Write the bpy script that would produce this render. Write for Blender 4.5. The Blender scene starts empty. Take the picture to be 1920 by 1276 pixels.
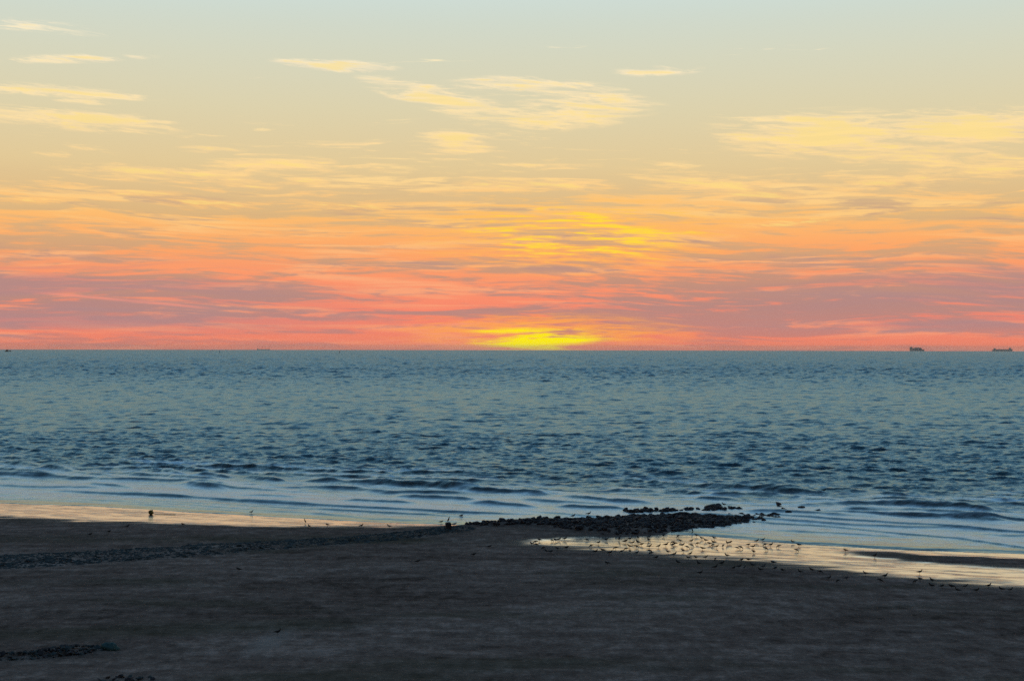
import bpy, bmesh, math, random
import numpy as np
from mathutils import Matrix, Vector, Euler

R = math.radians
rng = np.random.default_rng(7)
random.seed(7)
sc = bpy.context.scene
col = sc.collection

# ------------------------------------------------------------------ camera
CAM_H = 20.0
FOC = 2667.0                       # focal length in pixels of the 1920 px wide frame (50 mm)
CX, CY = 960.0, 638.0
PITCH, ROLL = R(0.247), R(0.10)
cam_rot = (Matrix.Rotation(R(90) + PITCH, 3, 'X') @ Matrix.Rotation(ROLL, 3, 'Z'))
cd = bpy.data.cameras.new('camera')
cam = bpy.data.objects.new('camera', cd)
col.objects.link(cam)
cam.location = (0, 0, CAM_H)
cam.rotation_euler = cam_rot.to_euler()
cd.sensor_width = 36.0
cd.lens = FOC * 36.0 / 1920.0
cd.clip_start = 0.5
cd.clip_end = 200000.0
sc.camera = cam

# ------------------------------------------------------------------ light
SUN_AZ = 1.15                      # degrees right of straight out to sea
SUN_EL = 1.0
sl = bpy.data.lights.new('sun', 'SUN')
sl.energy = 0.004
sl.angle = R(12.0)
sl.color = (1.0, 0.62, 0.33)
so = bpy.data.objects.new('sun', sl)
col.objects.link(so)
sd = Vector((math.sin(R(SUN_AZ)) * math.cos(R(SUN_EL)), math.cos(R(SUN_AZ)) * math.cos(R(SUN_EL)), math.sin(R(SUN_EL))))
so.rotation_euler = (-sd).to_track_quat('-Z', 'Y').to_euler()

vs = sc.view_settings
vs.view_transform = 'Standard'
vs.look = 'None'
vs.exposure = 0.0
vs.gamma = 1.0
vs.use_curve_mapping = False


def lin(r, g, b):
    def f(c):
        c /= 255.0
        return c / 12.92 if c <= 0.04045 else ((c + 0.055) / 1.055) ** 2.4
    return (f(r), f(g), f(b), 1.0)


class G:
    """tiny expression builder for shader nodes"""
    def __init__(self, nt):
        self.nt = nt

    def val(self, v):
        return v.s if isinstance(v, E) else v

    def math(self, op, *a, clamp=False):
        n = self.nt.nodes.new('ShaderNodeMath')
        n.operation = op
        n.use_clamp = clamp
        for i, v in enumerate(a):
            self.put(n.inputs[i], v)
        return E(self, n.outputs[0])

    def put(self, inp, v):
        v = self.val(v)
        if isinstance(v, bpy.types.NodeSocket):
            self.nt.links.new(v, inp)
        else:
            inp.default_value = v

    def xyz(self, x, y, z):
        n = self.nt.nodes.new('ShaderNodeCombineXYZ')
        for i, v in enumerate((x, y, z)):
            self.put(n.inputs[i], v)
        return E(self, n.outputs[0])

    def sep(self, v):
        n = self.nt.nodes.new('ShaderNodeSeparateXYZ')
        self.put(n.inputs[0], v)
        return [E(self, n.outputs[i]) for i in range(3)]

    def noise(self, vec, scale=1.0, detail=4.0, rough=0.5, dist=0.0, lac=2.0, dim='3D'):
        n = self.nt.nodes.new('ShaderNodeTexNoise')
        n.noise_dimensions = dim
        self.put(n.inputs['Vector'], vec)
        n.inputs['Scale'].default_value = scale
        n.inputs['Detail'].default_value = detail
        n.inputs['Roughness'].default_value = rough
        n.inputs['Lacunarity'].default_value = lac
        n.inputs['Distortion'].default_value = dist
        return E(self, n.outputs[0])

    def smooth(self, a, b, x):
        n = self.nt.nodes.new('ShaderNodeMapRange')
        n.interpolation_type = 'SMOOTHSTEP'
        self.put(n.inputs[0], x)
        self.put(n.inputs[1], a)
        self.put(n.inputs[2], b)
        return E(self, n.outputs[0])

    def ramp(self, fac, stops):
        n = self.nt.nodes.new('ShaderNodeValToRGB')
        el = n.color_ramp.elements
        while len(el) > 1:
            el.remove(el[-1])
        el[0].position, el[0].color = stops[0]
        for p, c in stops[1:]:
            e = el.new(p)
            e.color = c
        self.put(n.inputs[0], fac)
        return E(self, n.outputs[0])

    def mix(self, f, a, b, mode='MIX'):
        n = self.nt.nodes.new('ShaderNodeMix')
        n.data_type = 'RGBA'
        n.blend_type = mode
        n.clamp_factor = True
        self.put(n.inputs[0], f)
        self.put(n.inputs[6], a)
        self.put(n.inputs[7], b)
        return E(self, n.outputs[2])

    def scale(self, c, f):
        n = self.nt.nodes.new('ShaderNodeVectorMath')
        n.operation = 'SCALE'
        self.put(n.inputs[0], c)
        self.put(n.inputs[3], f)
        return E(self, n.outputs[0])

    def attr(self, name):
        n = self.nt.nodes.new('ShaderNodeAttribute')
        n.attribute_name = name
        return E(self, n.outputs['Fac'])


class E:
    def __init__(self, g, s):
        self.g, self.s = g, s
    def __add__(a, b): return a.g.math('ADD', a, b)
    __radd__ = __add__
    def __sub__(a, b): return a.g.math('SUBTRACT', a, b)
    def __rsub__(a, b): return a.g.math('SUBTRACT', b, a)
    def __mul__(a, b): return a.g.math('MULTIPLY', a, b)
    __rmul__ = __mul__
    def __truediv__(a, b): return a.g.math('DIVIDE', a, b)
    def __neg__(a): return a.g.math('MULTIPLY', a, -1.0)
    def max(a, b): return a.g.math('MAXIMUM', a, b)
    def min(a, b): return a.g.math('MINIMUM', a, b)
    def exp(a): return a.g.math('EXPONENT', a)
    def abs(a): return a.g.math('ABSOLUTE', a)
    def clamp(a): return a.g.math('ADD', a, 0.0, clamp=True)


# ------------------------------------------------------------------ sky
def px_az(px): return math.degrees(math.atan((px - CX) / FOC))
def px_el(py): return math.degrees(math.atan((649.5 - py) / FOC))
PXD = math.degrees(1.0 / FOC)      # degrees per photograph pixel

world = bpy.data.worlds.new('World')
sc.world = world
world.use_nodes = True
wt = world.node_tree
for n in list(wt.nodes):
    wt.nodes.remove(n)
g = G(wt)
tc = wt.nodes.new('ShaderNodeTexCoord')
dx, dy, dz = g.sep(E(g, tc.outputs['Generated']))
el = g.math('ARCSINE', dz) * (180 / math.pi)
az = g.math('ARCTAN2', dx, dy) * (180 / math.pi)
elc = el.max(0.0)

# clear-sky colour between the clouds, and the colour of sunlit cloud, by height above the horizon
gap = g.ramp(elc / 20.0, [
    (0.000, lin(216, 130, 112)), (0.035, lin(198, 134, 124)), (0.085, lin(186, 138, 128)),
    (0.130, lin(198, 146, 124)), (0.190, lin(214, 164, 122)), (0.260, lin(222, 182, 128)),
    (0.360, lin(227, 202, 152)), (0.470, lin(221, 210, 173)), (0.570, lin(214, 214, 190)),
    (0.690, lin(204, 218, 210)), (0.850, lin(186, 208, 208)), (1.0, lin(166, 194, 204))])
lit = g.ramp(elc / 20.0, [
    (0.000, lin(240, 134, 106)), (0.060, lin(250, 134, 108)), (0.130, lin(255, 150, 108)),
    (0.190, lin(255, 166, 104)), (0.260, lin(255, 190, 112)), (0.340, lin(254, 212, 146)),
    (0.450, lin(254, 226, 172)), (0.580, lin(254, 236, 202)), (0.690, lin(244, 238, 214)), (1.0, lin(205, 214, 214))])

# domain warp so that streaks bend and taper
def n2d(fx, fy, ox, oy, detail, rough, dist=0.0):
    return g.noise(g.xyz(az * fx + ox, fy + oy, 0.0), 1.0, detail, rough, dist, dim='2D')
w1 = n2d(0.07, el * 0.22, 3.1, 1.7, 2.0, 0.5) - 0.5
elw = el + w1 * 1.7 + az * 0.014
# low, dense bands of streaks
s1 = n2d(0.060, elw * 1.25, 0.0, 0.0, 6.0, 0.60, 0.2)
els = el + w1 * 0.8 + az * 0.02
s2 = n2d(0.26, els * 3.6, 9.0, 4.0, 5.0, 0.62, 0.4)
s3 = n2d(0.75, els * 9.0 - az * 0.12, 2.0, 6.0, 4.0, 0.62, 0.3)
st = (s1 - 0.5) * 0.85 + (s2 - 0.5) * 0.80 + (s3 - 0.5) * 0.36 + 0.5
def gray(v): return (v, v, v, 1)
cover = g.ramp(elc / 20.0, [(0.0, gray(.56)), (0.035, gray(.53)), (0.075, gray(.465)), (0.12, gray(.49)),
                            (0.17, gray(.515)), (0.25, gray(.525)), (0.31, gray(.42)),
                            (0.40, gray(.27)), (0.55, gray(.14)), (1.0, gray(.08))])
# more sunlit streaks towards the sun, more grey ones away from it
dsun = az - SUN_AZ
near = (-(dsun * dsun) / 90.0).exp()
thr = 1.02 - cover - near * 0.055
streak = g.smooth(thr - 0.11, thr + 0.11, st)
s4 = n2d(0.11, els * 2.1, 31.0, 12.0, 5.0, 0.62, 0.3)
lit_hi = g.mix(0.55, lit, g.ramp(elc / 20.0, [(0.0, lin(255, 160, 120)), (0.13, lin(255, 184, 132)), (0.26, lin(255, 214, 140)), (0.6, lin(255, 240, 190))]))
litv = g.mix(g.smooth(0.47, 0.66, s4), lit, lit_hi)
gapv = g.mix(g.smooth(0.50, 0.70, s4) * (1.0 - g.smooth(4.5, 7.0, el)) * 0.5, gap, lin(176, 140, 138))
skyc = g.mix(streak * 0.95, gapv, litv)

# single wisps and cloud banks (photograph pixel centre, half width, half height, slope, strength)
WISPS = [
    (835, 190, 150, 20, 0.27, 1.0), (1055, 215, 165, 22, -0.07, 1.0), (1000, 163, 150, 14, 0.05, 0.9), (1130, 187, 75, 22, 0.05, .85),
    (630, 123, 105, 9, 0.03, 0.95), (850, 266, 75, 16, 0.02, 1.0), (1235, 133, 80, 8, 0.0, .75),
    (1560, 262, 210, 34, 0.03, 1.15), (1800, 262, 220, 28, 0.02, 1.15), (1500, 232, 70, 14, 0.0, .9),
    (1700, 308, 190, 11, 0.03, .9), (1850, 333, 120, 18, 0.0, .95), (1650, 350, 130, 10, -.03, .8),
    (100, 197, 165, 8, 0.0, 1.05), (140, 245, 170, 15, 0.02, 1.1), (160, 213, 50, 4, -0.02, .8),
    (510, 309, 130, 10, -0.02, 1.05), (330, 331, 190, 9, 0.0, .9), (395, 285, 60, 5, 0.0, .9), (480, 350, 65, 6, 0.03, .9),
    (565, 340, 52, 6, 0.0, .95), (95, 308, 32, 5, 0.0, .8), (1010, 346, 145, 11, 0.03, .95), (1040, 295, 24, 5, 0, .95), (990, 309, 32, 5, 0, .95),
    (1340, 347, 160, 16, 0.14, .95), (240, 374, 115, 6, -0.05, .85), (400, 384, 115, 8, 0.03, .95), (60, 393, 95, 7, -.05, .9), (640, 386, 125, 9, 0.05, .9),
    (140, 135, 140, 7, -0.09, .62), (60, 80, 130, 9, 0.03, .6), (1500, 418, 125, 6, -0.06, .95),
]
wpos = g.xyz(az, el + w1 * 0.5, 0.0)
F = None
for (px, py, hw, hh, slope, k) in WISPS:
    mp = wt.nodes.new('ShaderNodeMapping')
    mp.vector_type = 'TEXTURE'
    g.put(mp.inputs['Vector'], wpos)
    mp.inputs['Location'].default_value = (px_az(px), px_el(py), 0)
    mp.inputs['Rotation'].default_value = (0, 0, -math.atan(slope))
    mp.inputs['Scale'].default_value = (hw * 1.35 * PXD, hh * 1.7 * PXD, 1)
    gr = wt.nodes.new('ShaderNodeTexGradient')
    gr.gradient_type = 'SPHERICAL'
    wt.links.new(mp.outputs[0], gr.inputs[0])
    b = E(g, gr.outputs[1]) * k
    F = b if F is None else F.max(b)
wn = n2d(0.36, el * 3.6 + az * 0.30, 5.0, 2.0, 7.0, 0.70, 0.3)
wfield = F * 1.15 + ((wn - 0.5) * 3.0 + (s3 - 0.5) * 1.0 - 0.02) * g.smooth(0.0, 0.35, F)
wisp = g.smooth(0.08, 0.80, wfield)
skyc = g.mix(wisp * 0.92, skyc, g.mix(g.smooth(0.40, 0.62, s2), g.mix(0.35, lit, gap), g.mix(0.4, lit, lit_hi)))
core = g.smooth(0.66, 1.15, wfield)
skyc = g.mix(core * 0.5, skyc, lin(255, 225, 130))

# contrail low on the left
tr = (el - px_el(566) + (az - px_az(220)) * 0.085) / (2.2 * PXD)
trm = (-(tr * tr)).exp() * g.smooth(px_az(20), px_az(90), az) * (1.0 - g.smooth(px_az(330), px_az(430), az))
skyc = g.mix(trm * 0.75, skyc, lin(246, 150, 128))

# grey-mauve cloud deck far to either side of the sun, near the horizon
mv = g.smooth(4.0, 18.0, dsun.abs()) * g.smooth(0.35, 0.9, el) * (1.0 - g.smooth(2.2, 3.8, el))
mvn = g.smooth(0.36, 0.60, n2d(0.06, elw * 1.7, 20.0, 3.0, 5.0, 0.6))
skyc = g.mix(mv * mvn * 0.72, skyc, lin(178, 136, 136))

# glow of the hidden sun through the cloud: at the horizon and higher up
gn = n2d(0.20, elw * 5.0, 14.0, 8.0, 5.0, 0.6, 0.3)
q1 = (az - px_az(1008)) / (122 * PXD)
q2 = (el - px_el(636)) / (25 * PXD)
glow1 = (-(q1 * q1 + q2 * q2)).exp() * ((gn - 0.5) * 3.4 + (s3 - 0.5) * 1.2 + 1.1)
q1 = (az - px_az(1080)) / (250 * PXD)
q2 = (el - px_el(440)) / (62 * PXD)
glow2 = (-(q1 * q1 + q2 * q2)).exp() * ((s2 - 0.5) * 3.4 + (s3 - 0.5) * 2.6 + (s1 - 0.5) * 1.2 + 0.62)
q1 = (az - px_az(1010)) / (260 * PXD)
q2 = (el - px_el(622)) / (34 * PXD)
glow3 = (-(q1 * q1 + q2 * q2)).exp() * ((s3 - 0.5) * 2.0 + (gn - 0.5) * 2.0 + 0.85)
skyc = g.mix(g.smooth(0.12, 0.85, glow3) * 0.8, skyc, lin(255, 166, 80))
skyc = g.mix(g.smooth(0.0, 0.7, glow2) * 0.55, skyc, lin(255, 190, 88))
skyc = g.mix(g.smooth(0.45, 1.05, glow2) * 0.9, skyc, lin(255, 218, 62))
skyc = g.mix(g.smooth(0.20, 0.95, glow1), skyc, (1.02, 0.86, 0.0, 1.0))
# murk right at the sea horizon
skyc = g.mix((1.0 - g.smooth(-0.16, 0.06, el)) * 0.3, skyc, lin(178, 122, 118))

# above the clouds in view the clear dusk sky deepens to blue overhead; it dims away from the sun
up = g.ramp(elc / 90.0, [(0.0, lin(203, 218, 212)), (0.155, lin(203, 218, 212)), (0.21, (0.38, 0.57, 0.63, 1)), (0.30, (0.17, 0.36, 0.52, 1)), (0.48, (0.095, 0.225, 0.38, 1)),
                         (0.7, (0.062, 0.145, 0.265, 1)), (1.0, (0.050, 0.115, 0.215, 1))])
cosd = dx * float(sd.x) + dy * float(sd.y)
side = g.smooth(-0.7, 0.9, cosd) * 0.80 + 0.20
skyn = wt.nodes.new('ShaderNodeTexSky')
skyn.sky_type = 'NISHITA'
skyn.sun_disc = False
skyn.sun_elevation = R(SUN_EL)
skyn.sun_rotation = R(SUN_AZ)
skyn.ozone_density = 3.0
bg_low = wt.nodes.new('ShaderNodeBackground')
g.put(bg_low.inputs[0], skyc)
g.put(bg_low.inputs[1], side)
bg_up = wt.nodes.new('ShaderNodeBackground')
g.put(bg_up.inputs[0], up)
g.put(bg_up.inputs[1], side)
bg_ni = wt.nodes.new('ShaderNodeBackground')       # clear Nishita dome overhead
wt.links.new(skyn.outputs[0], bg_ni.inputs[0])
bg_ni.inputs[1].default_value = 0.05
ad = wt.nodes.new('ShaderNodeAddShader')
wt.links.new(bg_up.outputs[0], ad.inputs[0])
wt.links.new(bg_ni.outputs[0], ad.inputs[1])
ms = wt.nodes.new('ShaderNodeMixShader')
g.put(ms.inputs[0], g.smooth(12.5, 17.0, el))
wt.links.new(bg_low.outputs[0], ms.inputs[1])
wt.links.new(ad.outputs[0], ms.inputs[2])
wo = wt.nodes.new('ShaderNodeOutputWorld')
wt.links.new(ms.outputs[0], wo.inputs[0])
world.cycles.sampling_method = 'MANUAL'
world.cycles.sample_map_resolution = 512
sc.cycles.max_bounces = 4
sc.cycles.diffuse_bounces = 2
sc.cycles.glossy_bounces = 3
sc.cycles.use_adaptive_sampling = True
sc.cycles.adaptive_threshold = 0.01
sc.cycles.use_denoising = False
sc.cycles.caustics_reflective = False
sc.cycles.caustics_refractive = False
sc.cycles.sample_clamp_indirect = 3.0


# ------------------------------------------------------------------ helpers
ERAD = 6371000.0

def at(px, py, z=0.0):
    d = cam_rot @ Vector(((px - CX) / FOC, -(py - CY) / FOC, -1.0))
    t = (z - CAM_H) / d.z
    return d.x * t, d.y * t

def sstep(a, b, x):
    t = np.clip((x - a) / (b - a), 0, 1)
    return t * t * (3 - 2 * t)

PERM = np.random.default_rng(1).permutation(256)
GX, GY = np.cos(np.arange(256) * 2 * np.pi / 256 * 7), np.sin(np.arange(256) * 2 * np.pi / 256 * 7)
def line_noise(x, period, off, octv, seed):
    g_ = np.linspace(-400, 400, 6001)
    return np.interp(x, g_, fbm(g_ / period, g_ * 0 + off, octv, seed))

def perlin(x, y, seed=0):
    x = np.asarray(x, float); y = np.asarray(y, float)
    xi = np.floor(x).astype(np.int64); yi = np.floor(y).astype(np.int64)
    fx, fy = x - xi, y - yi
    sx, sy = (seed * 37) & 255, (seed * 91) & 255
    def gr(ix, iy):
        h = PERM[(PERM[(ix + sx) & 255] + iy + sy) & 255]
        return GX[h], GY[h]
    u = fx * fx * fx * (fx * (fx * 6 - 15) + 10); v = fy * fy * fy * (fy * (fy * 6 - 15) + 10)
    def dot(ix, iy, ax, ay):
        gx, gy = gr(ix, iy)
        return gx * ax + gy * ay
    n00 = dot(xi, yi, fx, fy); n10 = dot(xi + 1, yi, fx - 1, fy)
    n01 = dot(xi, yi + 1, fx, fy - 1); n11 = dot(xi + 1, yi + 1, fx - 1, fy - 1)
    return ((n00 * (1 - u) + n10 * u) * (1 - v) + (n01 * (1 - u) + n11 * u) * v) * 1.5

def fbm(x, y, oct=4, seed=0, gain=0.5):
    s = 0; a = 1.0
    for i in range(oct):
        s = s + a * perlin(x * 2 ** i + 17.3 * i, y * 2 ** i - 9.1 * i, seed + i)
        a *= gain
    return s

def poly_px(pts, z=0.1):
    p = np.array([at(a, b, z) for a, b in pts])
    return p[np.argsort(p[:, 0])]

def interp(P, x):
    """piecewise linear, extended along its end slopes"""
    y = np.interp(x, P[:, 0], P[:, 1])
    s0 = (P[1, 1] - P[0, 1]) / (P[1, 0] - P[0, 0])
    s1 = (P[-1, 1] - P[-2, 1]) / (P[-1, 0] - P[-2, 0])
    y = np.where(x < P[0, 0], P[0, 1] + (x - P[0, 0]) * s0, y)
    return np.where(x > P[-1, 0], P[-1, 1] + (x - P[-1, 0]) * s1, y)

def inside_dist(P, x, y):
    """signed distance to a polygon, positive inside"""
    P = np.asarray(P)
    d2 = np.full(np.shape(x), 1e9); ins = np.zeros(np.shape(x), bool)
    for i in range(len(P)):
        ax, ay = P[i]; bx, by = P[(i + 1) % len(P)]
        ex, ey = bx - ax, by - ay
        t = np.clip(((x - ax) * ex + (y - ay) * ey) / (ex * ex + ey * ey), 0, 1)
        d2 = np.minimum(d2, (x - ax - t * ex) ** 2 + (y - ay - t * ey) ** 2)
        c = ((ay > y) != (by > y)) & (x < (bx - ax) * (y - ay) / (by - ay + 1e-12) + ax)
        ins ^= c
    d = np.sqrt(d2)
    return np.where(ins, d, -d)

def link(o, parent=None):
    col.objects.link(o)
    if parent:
        o.parent = parent
    return o

def mesh_obj(name, verts, faces, mat, parent=None, smooth=False):
    me = bpy.data.meshes.new(name)
    me.from_pydata([tuple(v) for v in verts], [], [tuple(f) for f in faces])
    if smooth:
        me.polygons.foreach_set('use_smooth', [True] * len(me.polygons))
    me.materials.append(mat)
    return link(bpy.data.objects.new(name, me), parent)

def bm_obj(name, bm, mat, parent=None, smooth=False):
    me = bpy.data.meshes.new(name)
    bm.to_mesh(me); bm.free()
    if smooth:
        me.polygons.foreach_set('use_smooth', [True] * len(me.polygons))
    me.materials.append(mat)
    return link(bpy.data.objects.new(name, me), parent)

def empty(name, loc, rz=0):
    o = bpy.data.objects.new(name, None)
    o.location = loc; o.rotation_euler = (0, 0, rz)
    o.empty_display_size = 0.3
    return link(o)

def tag(o, label=None, cat=None, group=None, kind=None):
    if label: o['label'] = label
    if cat: o['category'] = cat
    if group: o['group'] = group
    if kind: o['kind'] = kind
    return o

def grid_mesh(name, X, Y, Z, mat, attrs, smooth=True):
    nr, nc = X.shape
    me = bpy.data.meshes.new(name)
    idx = np.arange(nr * nc).reshape(nr, nc)
    q = np.stack([idx[:-1, :-1], idx[:-1, 1:], idx[1:, 1:], idx[1:, :-1]], -1).reshape(-1, 4)
    me.vertices.add(nr * nc)
    me.vertices.foreach_set('co', np.stack([X, Y, Z], -1).astype(np.float32).ravel())
    me.loops.add(q.size)
    me.loops.foreach_set('vertex_index', q.astype(np.int32).ravel())
    me.polygons.add(len(q))
    me.polygons.foreach_set('loop_start', (np.arange(len(q)) * 4).astype(np.int32))
    me.polygons.foreach_set('loop_total', np.full(len(q), 4, np.int32))
    me.polygons.foreach_set('use_smooth', np.full(len(q), smooth))
    for k, v in attrs.items():
        a = me.attributes.new(k, 'FLOAT', 'POINT')
        a.data.foreach_set('value', v.astype(np.float32).ravel())
    me.update()
    me.validate()
    me.materials.append(mat)
    return link(bpy.data.objects.new(name, me))

def new_mat(name):
    m = bpy.data.materials.new(name)
    m.use_nodes = True
    nt = m.node_tree
    return m, nt, G(nt), nt.nodes['Principled BSDF'], nt.nodes['Material Output']

def plain_mat(name, c, rough=0.7, var=0.3, scale=6.0, spec=0.3, bump=0.0):
    m, nt, g, p, out = new_mat(name)
    t = nt.nodes.new('ShaderNodeTexCoord')
    n = g.noise(E(g, t.outputs['Object']), scale, 5.0, 0.6)
    g.put(p.inputs['Base Color'], g.mix(n, tuple(v * (1 - var) for v in c) + (1,), tuple(min(1, v * (1 + var)) for v in c) + (1,)))
    p.inputs['Roughness'].default_value = rough
    p.inputs['Specular IOR Level'].default_value = spec
    if bump:
        b = nt.nodes.new('ShaderNodeBump')
        b.inputs['Strength'].default_value = bump
        b.inputs['Distance'].default_value = 0.05
        nt.links.new(n.s, b.inputs['Height'])
        nt.links.new(b.outputs[0], p.inputs['Normal'])
    return m


# ------------------------------------------------------------------ shore lines (world coordinates)
P_DRY = poly_px([(-200, 969), (0, 974), (150, 979), (300, 986), (450, 990), (600, 993), (760, 989), (835, 989), (945, 1021), (1050, 1026),
                 (1200, 1036), (1350, 1048), (1500, 1060), (1600, 1069), (1750, 1088), (1920, 1103), (2100, 1118)])
P_WAT = poly_px([(-200, 930), (0, 941), (190, 948), (330, 957), (480, 966), (640, 974), (760, 979), (835, 981), (1000, 983), (1150, 996),
                 (1290, 1001), (1350, 1005), (1500, 1018), (1700, 1029), (1920, 1037), (2100, 1046)])
BAR = [at(*p, 0.1) for p in [(1535, 1029), (1620, 1031), (1750, 1037), (1920, 1046), (2150, 1056), (2150, 1082), (1920, 1067), (1800, 1061), (1690, 1052), (1600, 1040)]]
APRON = [at(*p, 0.3) for p in [(836, 984), (1000, 977), (1120, 984), (1160, 1001), (1060, 1005), (1000, 1010), (940, 1019), (800, 1013), (740, 1003), (790, 992)]]
ROCKS = [at(*p, 0.2) for p in [(850, 988), (900, 983), (1000, 977), (1100, 972), (1200, 964), (1300, 961), (1440, 966), (1455, 970), (1400, 979), (1300, 990),
                               (1200, 1000), (1130, 1003), (1080, 998), (1000, 987), (900, 988)]]
BED = [at(*p, 0.3) for p in [(-200, 1062), (0, 1046), (320, 1028), (640, 1006), (760, 996), (835, 990), (900, 990), (880, 1000), (760, 1012), (640, 1021), (320, 1049), (0, 1073), (-200, 1090)]]

def shore(x):
    return interp(P_DRY, x), interp(P_WAT, x)

def terr(x, y, full=False):
    x = np.asarray(x, float); y = np.asarray(y, float)
    yw, yf = shore(x)
    L = np.maximum(yf - yw, 3.0)
    dW = y - yw
    t = dW / L
    z = np.where(t < 0, 0.20 + 0.9 * (1 - np.exp(np.minimum(dW, 0) * 0.016)),
                 np.where(t < 1, 0.20 * (1 - t), -0.022 * np.clip(dW - L, 0, 160)))
    und = fbm(x / 22, y / 13, 3, 3)
    z = z + und * np.where(t < 0, 0.10 * sstep(0, -20, dW) + 0.012, 0.012)
    z = z + fbm(x / 2.6, y / 1.7, 3, 31) * 0.045 * sstep(0, -14, dW)
    db = inside_dist(BAR, x, y)
    bar = sstep(-0.6, 2.2, db + fbm(x / 7, y / 3, 3, 5) * 1.1)
    z = z + 0.10 * bar
    da = inside_dist(APRON, x, y)
    apr = sstep(-1.2, 1.4, da + fbm(x / 5, y / 3, 3, 6) * 0.9)
    z = z + 0.30 * sstep(-1.5, 4.0, da)
    dr = inside_dist(ROCKS, x, y)
    z = z + np.clip(dr + 0.6, 0, 2.6) * 0.22
    dbed = inside_dist(BED, x, y)
    z = z + np.clip(dbed, 0, 3.0) * 0.09
    if not full:
        return z
    wet = sstep(-1.6, 4.2, dW + fbm(x / 9, y / 2.4, 4, 8) * 2.2)
    # soft damp margin on the right-hand beach
    right = sstep(-2, 12, x)
    wet2 = sstep(-5.5, 4.0, dW + fbm(x / 9, y / 2.0, 4, 9) * 2.6)
    wet = wet * (1 - right) + wet2 * right
    wet = wet * (1 - bar) * (1 - apr) * (1 - sstep(-1.5, -0.2, dr))
    return z, wet, dbed

def ground(px, py):
    z = 0.2
    for _ in range(6):
        x, y = at(px, py, z)
        z = float(terr(x, y))
    return x, y, z


# ------------------------------------------------------------------ materials for ground and sea
def sand_material():
    m, nt, g, p, out = new_mat('beach_sand')
    geo = nt.nodes.new('ShaderNodeNewGeometry')
    pos = E(g, geo.outputs['Position'])
    x, y, z = g.sep(pos)
    wet = g.attr('wet')
    n_big = g.noise(g.xyz(x * 0.035, y * 0.075, 0.0), 1.0, 6.0, 0.6, 0.4)
    n_mid = g.noise(g.xyz(x * 0.22, y * 0.55, 2.0), 1.0, 6.0, 0.65, 0.2)
    n_fine = g.noise(pos, 3.5, 5.0, 0.7)
    n_sm = g.noise(g.xyz(x * 1.0, y * 0.55, 15.0), 1.0, 5.0, 0.7)
    dry = g.ramp((n_big - 0.5) * 0.75 + (n_mid - 0.5) * 0.7 + (n_sm - 0.5) * 0.75 + (n_fine - 0.5) * 0.5 + 0.5, [(0.26, (0.100, 0.070, 0.058, 1)), (0.45, (0.210, 0.146, 0.124, 1)),
                                                 (0.56, (0.262, 0.188, 0.160, 1)), (0.74, (0.44, 0.32, 0.28, 1))])
    # pale patch of blown dry sand near the bottom of the beach
    cx, cy = at(505, 1196, 0.9)
    q1 = (x - cx + (y - cy) * -0.12) * (1 / 1.3); q2 = (y - cy) * (1 / 4.6)
    patch = (-(q1 * q1 + q2 * q2)).exp() * (n_mid * 1.2 + 0.2)
    dry = g.mix(g.smooth(0.12, 0.85, patch) * 0.6, dry, (0.40, 0.33, 0.30, 1))
    # greenish algae tint on the upper beach
    alg = g.smooth(0.52, 0.68, g.noise(g.xyz(x * 0.03, y * 0.10, 7.0), 1.0, 4.0))
    dry = g.mix(alg * 0.45, dry, (0.070, 0.074, 0.044, 1))
    damp = g.smooth(0.02, 0.5, wet)
    base = g.mix(damp, dry, (0.045, 0.040, 0.034, 1))
    g.put(p.inputs['Base Color'], base)
    film = g.smooth(0.35, 0.98, wet + (n_mid - 0.5) * 0.25)
    rip = g.noise(g.xyz(x * 0.35, y * 1.1, 4.0), 1.0, 3.0, 0.5)
    g.put(p.inputs['Roughness'], film * (-0.45) + 0.95 - damp * 0.35 + film * g.smooth(0.5, 0.7, rip) * 0.06)
    g.put(p.inputs['Specular IOR Level'], damp * 0.4)
    g.put(p.inputs['IOR'], film * 0.55 + 1.40)
    b = nt.nodes.new('ShaderNodeBump')
    h = g.noise(g.xyz(x * 0.7, y * 1.5, 1.0), 1.0, 4.0, 0.55, 0.6) * (film * 0.10) + g.noise(g.xyz(x * 0.07, y * 0.26, 11.0), 1.0, 4.0, 0.55, 0.6) * (film * 0.42) + (n_fine * 0.07 + n_mid * 0.16 + n_sm * 0.22) * (1.0 - film)
    b.inputs['Strength'].default_value = 1.0
    b.inputs['Distance'].default_value = 1.0
    nt.links.new(h.s, b.inputs['Height'])
    nt.links.new(b.outputs[0], p.inputs['Normal'])
    gl = nt.nodes.new('ShaderNodeBsdfGlossy')          # standing film of water on the wet sand
    gl.inputs['Roughness'].default_value = 0.16
    gl.inputs['Color'].default_value = (0.90, 0.93, 0.97, 1)
    b2 = nt.nodes.new('ShaderNodeBump')
    nt.links.new(h.s, b2.inputs['Height'])
    nt.links.new(b2.outputs[0], gl.inputs['Normal'])
    mx = nt.nodes.new('ShaderNodeMixShader')
    ridge = g.noise(g.xyz(x * 0.085 + y * 0.03, y * 0.36 + x * 0.10, 30.0), 1.0, 4.0, 0.6, 0.6)
    fine_r = g.noise(g.xyz(x * 0.33, y * 0.85 + x * 0.25, 33.0), 1.0, 3.0, 0.6, 0.6)
    broken = g.smooth(0.445, 0.605, ridge * 0.5 + fine_r * 0.5 + g.smooth(0.75, 1.0, wet) * 0.035)
    g.put(mx.inputs[0], film * (broken * 0.80 + 0.07))
    nt.links.new(p.outputs[0], mx.inputs[1])
    nt.links.new(gl.outputs[0], mx.inputs[2])
    nt.links.new(mx.outputs[0], out.inputs['Surface'])
    return m

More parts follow.
